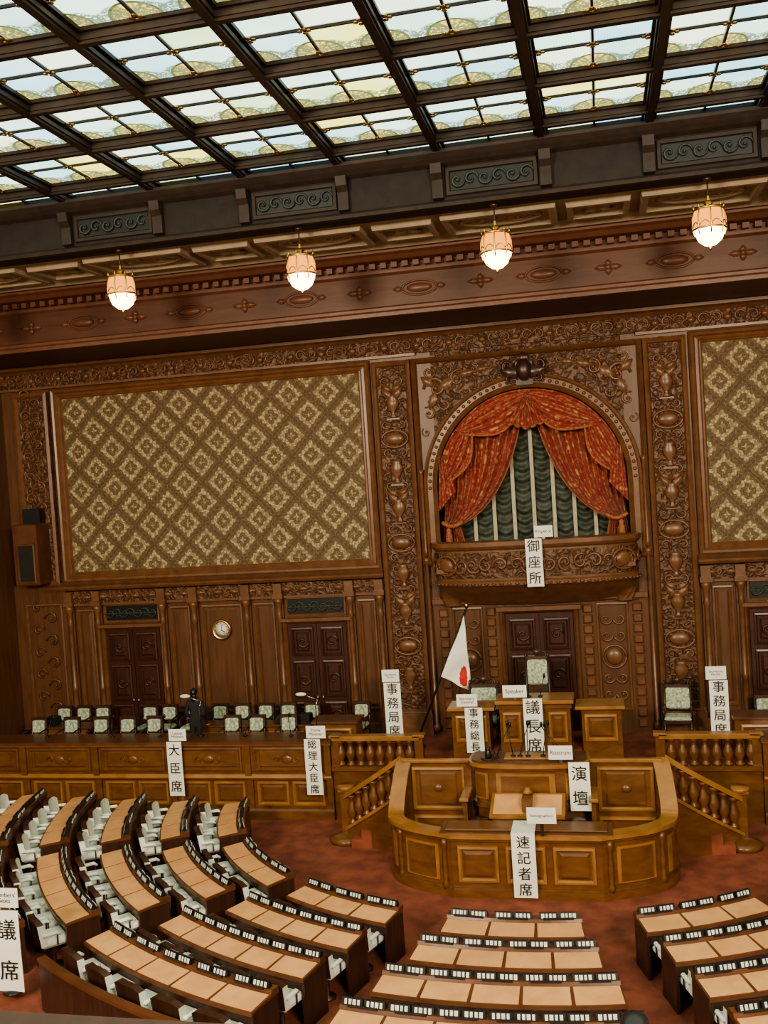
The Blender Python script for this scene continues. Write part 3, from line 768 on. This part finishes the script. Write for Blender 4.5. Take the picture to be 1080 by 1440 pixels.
# ------------------------------------------------------------------ members' desks
def arc(a0,a1,r,n): return [(r*math.sin(a0+(a1-a0)*i/n),CY-r*math.cos(a0+(a1-a0)*i/n)) for i in range(n+1)]
def row(k_,d0,d1):
    r=rad(k_);z=.1*k_;a0,a1=math.radians(d0),math.radians(d1)
    n=max(3,round(r*(a1-a0)/.66));sg=n*3
    b=B('members_desk')
    pth=arc(a0,a1,r,sg)
    def sw(pr,mat,path=pth): b.sweep(path,lambda i:[(o,z+h) for o,h in pr],mat)
    sw([(-.26,0),(-.20,0),(-.20,.7),(-.26,.7)],W_dark)
    sw([(-.28,0),(-.26,0),(-.26,.1),(-.28,.1)],W_dark)
    sw([(-.30,.70),(.27,.66),(.27,.71),(-.14,.745),(-.16,.79),(-.30,.79)],W_desk)
    sw([(-.20,.50),(.20,.50),(.20,.68),(-.20,.70)],W_dark)
    for e,q in ((0,1),(1,-1)):
        aa=a0 if e==0 else a1
        ends=arc(aa,aa+q*.05/r,r,1)
        if q<0: ends=ends[::-1]
        sw([(-.28,0),(.24,0),(.26,.3),(.24,.68),(-.28,.72)],W_dark,ends)
    da=(a1-a0)/n
    for i in range(n):
        s0=a0+da*i+.018/r*1.2;s1=a0+da*(i+1)-.018/r*1.2
        sw([(-.12,.745),(.245,.7145),(.245,.722),(-.12,.752)],LEATH,arc(s0,s1,r,3))
        mid=(s0+s1)/2
        for o in (-.5,.5):
            c=mid+o*.30/r;w_=.135
            sw([(-.26,.79),(-.17,.79),(-.20,.875),(-.225,.875)],BLACK,arc(c-w_/r,c+w_/r,r,1))
            for g in range(4):
                gc=c+(g-1.5)*.058/r
                h0=.016+.003*((g*7+i)%3)
                sw([(-.1705,.804),(-.170,.804),(-.1935,.862),(-.194,.862)],GLYPH,arc(gc-h0/r,gc+h0/r,r,1))
            if i%2==0: sw([(-.262,.80),(-.25,.80),(-.25,.85),(-.262,.85)],GLYPH,arc(c-.09/r,c+.09/r,r,1))
        sw([(-.15,.79),(-.13,.79),(-.13,.82),(-.15,.82)],BLACK,arc(s0+.1/r,s1-.1/r,r,1))
        sw([(-.285,.16),(-.26,.16),(-.26,.6),(-.285,.6)],W_desk,arc(s0+.06/r,s1-.06/r,r,2))
    b.done()
    c=B('members_chair_row')
    for i in range(n):
        mid=a0+da*(i+.5);rc=r+.40
        c.M=Matrix.Translation((rc*math.sin(mid),CY-rc*math.cos(mid),z))@Matrix.Rotation(mid,4,'Z')
        c.lathe([(.13,0),(.13,.03),(.035,.06),(.035,.38)],(0,.03,0),8,W_dark)
        c.cbox(-.24,.24,-.20,.24,.37,.51,WHITE,.05)
        def bk(u,v,o=0):
            x=(u-.5)*.50;return (x*(1+.05*v),-.19-.09*(1-(2*u-1)**2)*.6-.05*v-o,.44+v*(.40-.07*(2*u-1)**4))
        c.grid(lambda u,v:bk(u,v,-.09),6,4,WHITE);c.grid(lambda u,v:bk(u,v,.015),6,4,W_dark)
        for e in (0,1):
            c.grid(lambda u,v,e=e:tuple(Vector(bk(e,v,.015)).lerp(Vector(bk(e,v,-.09)),u)),1,4,WHITE)
            c.tube([(-.26+.52*e,-.18,.60),(-.265+.53*e,.02,.61),(-.26+.52*e,.08,.57)],[.03,.032,.02],6,WHITE)
            c.tube([(-.26+.52*e,.04,.59),(-.25+.5*e,.04,.42)],.014,5,W_dark)
        c.grid(lambda u,v:tuple(Vector(bk(u,1,.015)).lerp(Vector(bk(u,1,-.09)),v)),6,1,W_dark)
    c.M=Matrix();c.done()
for k_ in range(0,5): row(k_,-9.2-.6*k_,9.2+.6*k_)
for k_ in range(0,4):
    for sgn in (-1,1):
        a,c=16.6+.1*k_,34.5+1.0*k_
        row(k_,a,c) if sgn>0 else row(k_,-c,-a)
for k_ in range(0,6):
    row(k_,-(58.5+.7*k_),-(39.2+.9*k_));row(k_,-80.5,-(63.5+.2*k_))
    if k_<5: row(k_,39.2+.9*k_,58.5+.7*k_);row(k_,63.5,80.5)
for sgn in (-1,1):
    b=B('curved_partition');a=math.radians(17.5);c=math.radians(36)
    p=arc(a,c,10.75,24) if sgn>0 else arc(-c,-a,10.75,24)
    b.sweep(p,lambda i:[(-.04,.4),(.04,.4),(.04,1.1),(-.04,1.1)],W_dark);b.sweep(p,lambda i:[(-.06,1.1),(.06,1.1),(.06,1.15),(-.06,1.15)],W_desk)
    b.done()
# ------------------------------------------------------------------ signs
def text(body,size,loc,mat,parent,ls=1.0,off=.0,name='lettering'):
    cu=bpy.data.curves.new(name,'FONT');cu.body=body;cu.size=size;cu.align_x='CENTER';cu.align_y='CENTER'
    cu.space_line=ls;cu.offset=off;cu.extrude=.001
    cu.materials.append(mat)
    o=bpy.data.objects.new(name,cu);sc.collection.objects.link(o);o.location=loc;o.rotation_euler=(pi/2,0,0);o.parent=parent
    return o
def sign(chars,label,x,y,z1,z0,w,lx,lz,lw,lh,stand=None,flap=0):
    b=B('hanging_paper_sign')
    def f(u,v): return (x+(u-.5)*w,y-.012-.008*math.sin(v*5)-.004*math.sin(u*7),z1+(z0-z1)*v)
    b.grid(f,4,12,PAPER)
    b.grid(lambda u,v:tuple(Vector(f(u,v))+Vector((0,.006,0))),4,12,PAPER)
    if flap: b.box(x-w/2,x+w/2,y-.012,y+flap,z1+.03,z1+.036,PAPER);b.box(x-w/2,x+w/2,y-.014,y-.010,z1-.01,z1+.036,PAPER)
    b.box(x+lx-lw/2,x+lx+lw/2,y-.012,y-.002,z1+lz,z1+lz+lh,PAPER)
    b.box(x+lx-.03,x+lx+.03,y-.002,y+.03,z1-.02,z1+lz+.05,METAL)
    if stand is not None:
        b.tube([(x,y+.02,stand),(x,y+.02,z1+lz+.02)],.012,6,BLACK);b.lathe([(.15,0),(.15,.02),(.02,.03)],(x,y+.04,stand),14,BLACK);b.box(x-w/2,x+w/2,y-.008,y+.015,z1-.02,z1,BLACK)
    o=b.done()
    n=len(chars);H=z1-z0;sz=min(w*.78,H/n*.86)
    for i,ch in enumerate(chars):
        text(ch,sz,(x,y-.028,z1-H*(i+.5)/n),INK,o,off=.0012)
    ls=label.split('\n');ts=min(lh/len(ls)*.72,lw/max(len(q) for q in ls)*1.75)
    text(label,ts,(x+lx,y-.016,z1+lz+lh/2),INK,o,ls=.9)
sign('大臣席','Cabinet\nMinisters',-8.12,-3.27,1.82,.58,.36,.1,.02,.42,.27)
sign('総理大臣席','Prime\nMinister',-4.86,-3.27,1.86,.62,.37,.1,.02,.44,.27)
sign('事務局席','Secretariat\nPerson',-3.27,-2.0,2.80,1.52,.39,-.02,.02,.40,.28,stand=1.1)
sign('事務局席','Secretariat\nPerson',3.83,-2.0,2.72,1.50,.38,-.04,.02,.42,.28,stand=1.1)
sign('事務総長','Secretary\nGeneral',-1.28,-3.12,2.47,1.50,.38,-.13,.03,.44,.26)
sign('議長席','Speaker',-.02,-3.18,2.66,1.46,.40,-.36,.03,.50,.26)
sign('御座所','Emperor',.05,-1.10,5.86,4.76,.38,.24,.03,.42,.26)
sign('演壇','Rostrum',.95,-5.60,2.03,1.12,.38,-.32,.05,.44,.26)
sign('速記者席','Stenographers',-.02,-6.97,1.17,.06,.41,.34,.20,.50,.28,flap=.6)
sign('議席','Members\'\nSeats',-6.95,-11.6,1.70,.52,.40,-.0,.04,.42,.28,stand=.5)
# ------------------------------------------------------------------ upper works
b=B('proscenium_cornice')
b.box(-13.85,13.85,-2.6,-.001,10.98,12.4,W_fasc)
b.molx([(-2.6,10.97),(-2.72,10.97),(-2.72,11.05),(-2.66,11.1),(-2.66,11.16),(-2.6,11.2)],-13.85,13.85,W_fascm)
b.molx([(-2.6,11.85),(-2.68,11.9),(-2.68,11.95),(-2.6,11.95)],-13.85,13.85,W_fascm)
b.molx([(-2.6,12.1),(-2.85,12.14),(-2.95,12.22),(-3.05,12.26),(-3.05,12.36),(-2.6,12.4)],-13.85,13.85,W_fascm)
x=-13.8
while x<13.7:
    b.box(x,x+.13,-2.78,-2.6,11.99,12.1,W_fascm);x+=.24
i=0;x=-12.6
while x<13:
    if i%2==0:
        b.ell((x,-2.62,11.53),(.28,.06,.10),W_fascm,16,5);b.tube([(x+.38*math.cos(a*pi/12),-2.61,11.53+.16*math.sin(a*pi/12)) for a in range(25)],.025,5,W_fascm)
        for h in (-1,1): b.leaf(x+h*.36,11.53,-2.6,.22,.06,0 if h>0 else pi,W_fascm)
    else:
        for a in range(4): b.leaf(x,11.53,-2.61,.28 if a%2==0 else .16,.06,a*pi/2,W_fascm)
        b.ell((x,-2.63,11.53),(.06,.05,.06),W_fascm,8,5)
    x+=1.33;i+=1
b.done()
b=B('plaster_soffit')
b.box(-13.85,13.85,-5.2,-2.6,12.4,12.5,PLAST)
b.molx([(-3.05,12.4),(-3.05,12.33),(-3.2,12.30),(-3.3,12.36),(-3.42,12.4)],-13.85,13.85,PLAST)
b.M=Matrix(((1,0,0,0),(0,0,1,0),(0,1,0,12.4),(0,0,0,1)))
for i in range(-7,8):
    xc_=i*1.875
    if i%2==0:
        b.frame(xc_-1.1,xc_+1.1,-4.95,-3.55,0,[(0,0),(.02,.10),(.14,.10),(.17,0)],PLAST)
        b.tube([(xc_+.75*math.cos(a*pi/14),0,-4.26+.38*math.sin(a*pi/14)) for a in range(29)],.07,6,PLAST)
        for h in (-1,1): b.scroll(xc_+h*.35,-4.26,0,.5,0,h,PLAST)
    else:
        b.frame(xc_-.6,xc_+.6,-4.8,-3.7,0,[(0,0),(.02,.10),(.12,.10),(.15,0)],PLAST)
        for a in range(4): b.leaf(xc_,-4.26,0,.42,.14,a*pi/2+pi/4,PLAST)
b.M=Matrix();b.done()
b=B('ceiling_front_beam')
b.box(-13.85,13.85,-5.6,-5.2,12.36,13.9,W_ceil)
b.molx([(-5.6,12.36),(-5.72,12.36),(-5.74,12.42),(-5.68,12.46),(-5.6,12.5)],-13.85,13.85,W_beam)
b.molx([(-5.6,13.1),(-5.7,13.15),(-5.78,13.22),(-5.85,13.3),(-5.85,13.36),(-5.6,13.36)],-13.85,13.85,W_beam)
for i in range(-3,4):
    x=i*3.75
    b.frame(x-.85,x+.85,12.55,13.08,-5.6,[(0,0),(.02,.05),(.08,.05),(.1,0)],W_beam);b.box(x-.75,x+.75,-5.62,-5.6,12.65,12.98,BLACK)
    for q in range(6): b.scroll(x-.62+q*.25,12.82,-5.64,.26,0,1 if q%2 else -1,GRILL)
    for h in (-1,1):
        xx=x+h*.98
        b.molx([(-5.6,12.5),(-5.72,12.52),(-5.72,12.85),(-5.82,12.95),(-5.85,13.12),(-5.6,13.12)],xx-.1,xx+.1,W_beam)
b.done()
b=B('ceiling')
P2=1.875;GZ=13.52
b.box(-14.3,14.3,-32,.4,14.0,14.2,W_ceil)
b.add([(-13.9,-31,GZ),(13.9,-31,GZ),(13.9,-5.6,GZ),(-13.9,-5.6,GZ)],[(0,1,2,3)],GLASS)
xs=[(i+.5)*P2 for i in range(-8,8)];ys=[-6.3-P2*i for i in range(0,14)]
for x in xs:
    b.box(x-.06,x+.06,-31,-5.6,13.32,13.52,W_beam);b.box(x-.09,x+.09,-31,-5.6,13.36,13.42,W_beam);b.box(x-.13,x+.13,-31,-5.6,13.46,13.515,W_beam)
for y in ys:
    b.box(-13.9,13.9,y-.055,y+.055,13.325,13.52,W_beam);b.box(-13.9,13.9,y-.085,y+.085,13.365,13.425,W_beam);b.box(-13.9,13.9,y-.12,y+.12,13.465,13.516,W_beam)
for i in range(-7,8):
    x=i*P2;b.box(x-.018,x+.018,-31,-5.6,13.48,13.515,W_beam)
for y in ys:
    b.box(-13.9,13.9,y-P2/2-.018,y-P2/2+.018,13.48,13.516,W_beam)
for i in range(-7,8):
    for y in ys[:8]:
        for (dx,dy) in ((0,P2/2),(0,P2*.10),(0,P2*.90),(P2*.41,P2/2),(-P2*.41,P2/2)):
            cx_,cy_=i*P2+dx,y-dy
            for a in range(4):
                aa=a*pi/2;b.ell((cx_+.06*math.cos(aa),cy_+.06*math.sin(aa),13.475),(.045,.045,.012),BRASS,6,3)
b.done()
for sg in (-1,1):
    b=B('wall_left' if sg<0 else 'wall_right');b.M=Matrix.Diagonal((sg,1,1,1))
    b.box(13.9,14.3,-31,.4,0,13.9,W_wall)
    for i in range(8):
        y0=-3.9-i*3.4;b.box(13.86,13.9,y0-.3,y0+.3,1.9,12.3,W_carv)
        b.box(13.87,13.9,y0-3.1,y0-.3,5,5.3,W_frame)
    b.M=Matrix();b.done()
for i in range(-3,4):
    x=i*3.75;y=-5.45;b=B('pendant_lantern')
    b.lathe([(.08,0),(.06,-.05),(.02,-.07)],(x,y,12.36),10,W_dark)
    b.tube([(x,y,12.33),(x,y,11.95)],.014,6,W_dark)
    b.lathe([(.02,.0),(.03,-.08),(.10,-.12),(.05,-.16),(.18,-.22),(.25,-.24)],(x,y,12.05),8,BRASS,smooth=False)
    b.lathe([(.24,0),(.27,-.12),(.27,-.34)],(x,y,11.81),8,LAMP2,smooth=False)
    b.lathe([(.255,-.34),(.25,-.42),(.2,-.54),(.10,-.62),(.01,-.64)],(x,y,11.81),12,LAMP)
    for a in range(8):
        w=a*pi/4;c_,s_=math.cos(w),math.sin(w)
        b.tube([(x+.25*c_,y+.25*s_,11.83),(x+.285*c_,y+.285*s_,11.66),(x+.285*c_,y+.285*s_,11.46),(x+.26*c_,y+.26*s_,11.36)],.014,5,BRASS)
        pts=[]
        for q in range(7):
            t=q/6;ww=w+t*pi/4;rr_=.283-.02*math.sin(pi*t)
            pts.append((x+rr_*math.cos(ww),y+rr_*math.sin(ww),11.50+.09*math.sin(pi*t)))
        b.tube(pts,.012,4,BRASS)
        b.lathe([(.012,0),(.02,.03),(.004,.09)],(x+.255*c_,y+.255*s_,11.82),6,BRASS)
    b.tube([(x+.285*math.cos(a*pi/4),y+.285*math.sin(a*pi/4),11.47) for a in range(9)],.02,5,BRASS)
    b.tube([(x+.25*math.cos(a*pi/4),y+.25*math.sin(a*pi/4),11.81) for a in range(9)],.022,5,BRASS)
    b.lathe([(.03,0),(.01,-.08)],(x,y,11.17),6,BRASS)
    b.done()
b=B('gallery_parapet');b.box(-13.85,13.85,-21.98,-21.72,4.6,6.10,W_dark);b.cbox(-13.85,13.85,-22.05,-21.70,6.10,6.16,W_dark);b.box(-13.85,13.85,-31,-21.98,4.4,4.75,CARPET)
for x in (-12,-8,-4,0,4,8,12): b.box(x-.25,x+.25,-22.4,-21.9,0.79,4.6,W_wall)
b.done()
b=B('video_camera');b.cbox(1.60,1.72,-21.95,-21.75,6.17,6.235,BLACK);b.M=Matrix.Translation((1.66,-21.75,6.2))@Matrix.Rotation(-pi/2,4,'X');b.lathe([(.03,0),(.035,.03),(.035,.06),(.028,.065)],(0,0,0),16,BLACK);b.M=Matrix();b.box(1.63,1.69,-21.9,-21.8,6.16,6.17,BLACK);b.done()
b=B('yellow_cable');b.tube([(1.30+.16*i/12,-21.76,6.165+.035*math.sin(pi*i/12)) for i in range(13)],.004,6,YEL);b.done()
# ------------------------------------------------------------------ standing woman
par=bpy.data.objects.new('standing_woman',None);sc.collection.objects.link(par)
V=[((0,0,.95),.16,.12),((0,.01,1.12),.135,.10),((0,0,1.26),.155,.11),((0,.0,1.37),.15,.09),((0,.0,1.46),.05,.05),((0,-.01,1.53),.045,.045),
((.16,0,1.37),.07,.07),((.22,.02,1.12),.052,.052),((.17,-.2,.95),.036,.036),((.15,-.27,.80),.024,.024),
((-.16,0,1.37),.07,.07),((-.22,.02,1.12),.052,.052),((-.17,-.2,.95),.036,.036),((-.15,-.27,.80),.024,.024),
((.09,0,.85),.09,.09),((.09,-.01,.48),.06,.06),((.09,.02,.08),.035,.04),((.09,-.14,.03),.035,.03),
((-.09,0,.85),.09,.09),((-.09,-.01,.48),.06,.06),((-.09,.02,.08),.035,.04),((-.09,-.14,.03),.035,.03)]
E=[(0,1),(1,2),(2,3),(3,4),(4,5),(3,6),(6,7),(7,8),(8,9),(3,10),(10,11),(11,12),(12,13),(0,14),(14,15),(15,16),(16,17),(0,18),(18,19),(19,20),(20,21)]
me=bpy.data.meshes.new('suit_body');me.from_pydata([v[0] for v in V],E,[]);me.materials.append(SUIT)
ob=bpy.data.objects.new('suit_body',me);sc.collection.objects.link(ob);ob.parent=par
sm=ob.modifiers.new('Skin','SKIN')
for sv,v in zip(me.skin_vertices[0].data,V): sv.radius=(v[1],v[2])
me.skin_vertices[0].data[0].use_root=True
ss=ob.modifiers.new('Sub','SUBSURF');ss.levels=2;ss.render_levels=2
b=B('head')
b.ell((0,-.015,1.60),(.072,.088,.11),SKIN,16,10);b.ell((0,-.105,1.59),(.012,.018,.022),SKIN,8,5)
for s_ in (-1,1):
    b.ell((s_*.028,-.092,1.61),(.012,.008,.007),PAPER,8,4);b.ell((s_*.028,-.1,1.61),(.005,.003,.006),INK,6,4);b.ell((s_*.073,-.005,1.60),(.01,.018,.028),SKIN,8,5)
b.ell((0,-.095,1.552),(.022,.008,.006),REDF,8,4)
b.ell((0,.012,1.625),(.084,.092,.105),HAIR,16,10);b.ell((0,.05,1.52),(.075,.05,.11),HAIR,12,8);b.done(par)
b=B('hands')
for s_ in (-1,1):
    b.ell((s_*.15,-.31,.775),(.036,.045,.014),SKIN,10,6)
    for i,(dx,L_) in enumerate(((-.027,.06),(-.009,.07),(.009,.066),(.027,.05))):
        b.tube([(s_*.15+dx,-.345,.777),(s_*.15+dx*1.2,-.345-L_*.55,.777),(s_*.15+dx*1.25,-.345-L_,.765)],[.009,.0085,.006],6,SKIN)
    b.tube([(s_*.15-s_*.03,-.30,.775),(s_*.15-s_*.055,-.325,.772),(s_*.15-s_*.06,-.355,.768)],[.011,.010,.007],6,SKIN)
b.done(par)
par.location=(-7.98,-2.30,1.1);par.rotation_euler=(0,0,pi)
# ------------------------------------------------------------------ lights
def area(name,loc,target,size,power,col):
    l=bpy.data.lights.new(name,'AREA');l.shape='RECTANGLE';l.size=size[0];l.size_y=size[1];l.energy=power;l.color=col
    o=bpy.data.objects.new(name,l);sc.collection.objects.link(o);o.location=loc
    d=Vector(target)-Vector(loc);o.rotation_euler=d.to_track_quat('-Z','Y').to_euler();return o
area('added_fill_light',(-8,-27,11.0),(-6,0,4),(4,2.5),1900,(1,.82,.58))  # unseen fill lights behind the camera, added to brighten the chamber
area('added_fill_light',(8,-27,11.0),(3,0,4),(4,2.5),1900,(1,.82,.58))
w=bpy.data.worlds.new('world');sc.world=w;w.use_nodes=True
w.node_tree.nodes['Background'].inputs[0].default_value=(1,.86,.67,1);w.node_tree.nodes['Background'].inputs[1].default_value=.65
sc.view_settings.view_transform='AgX'
sc.view_settings.look='AgX - Medium High Contrast'
sc.view_settings.exposure=.72
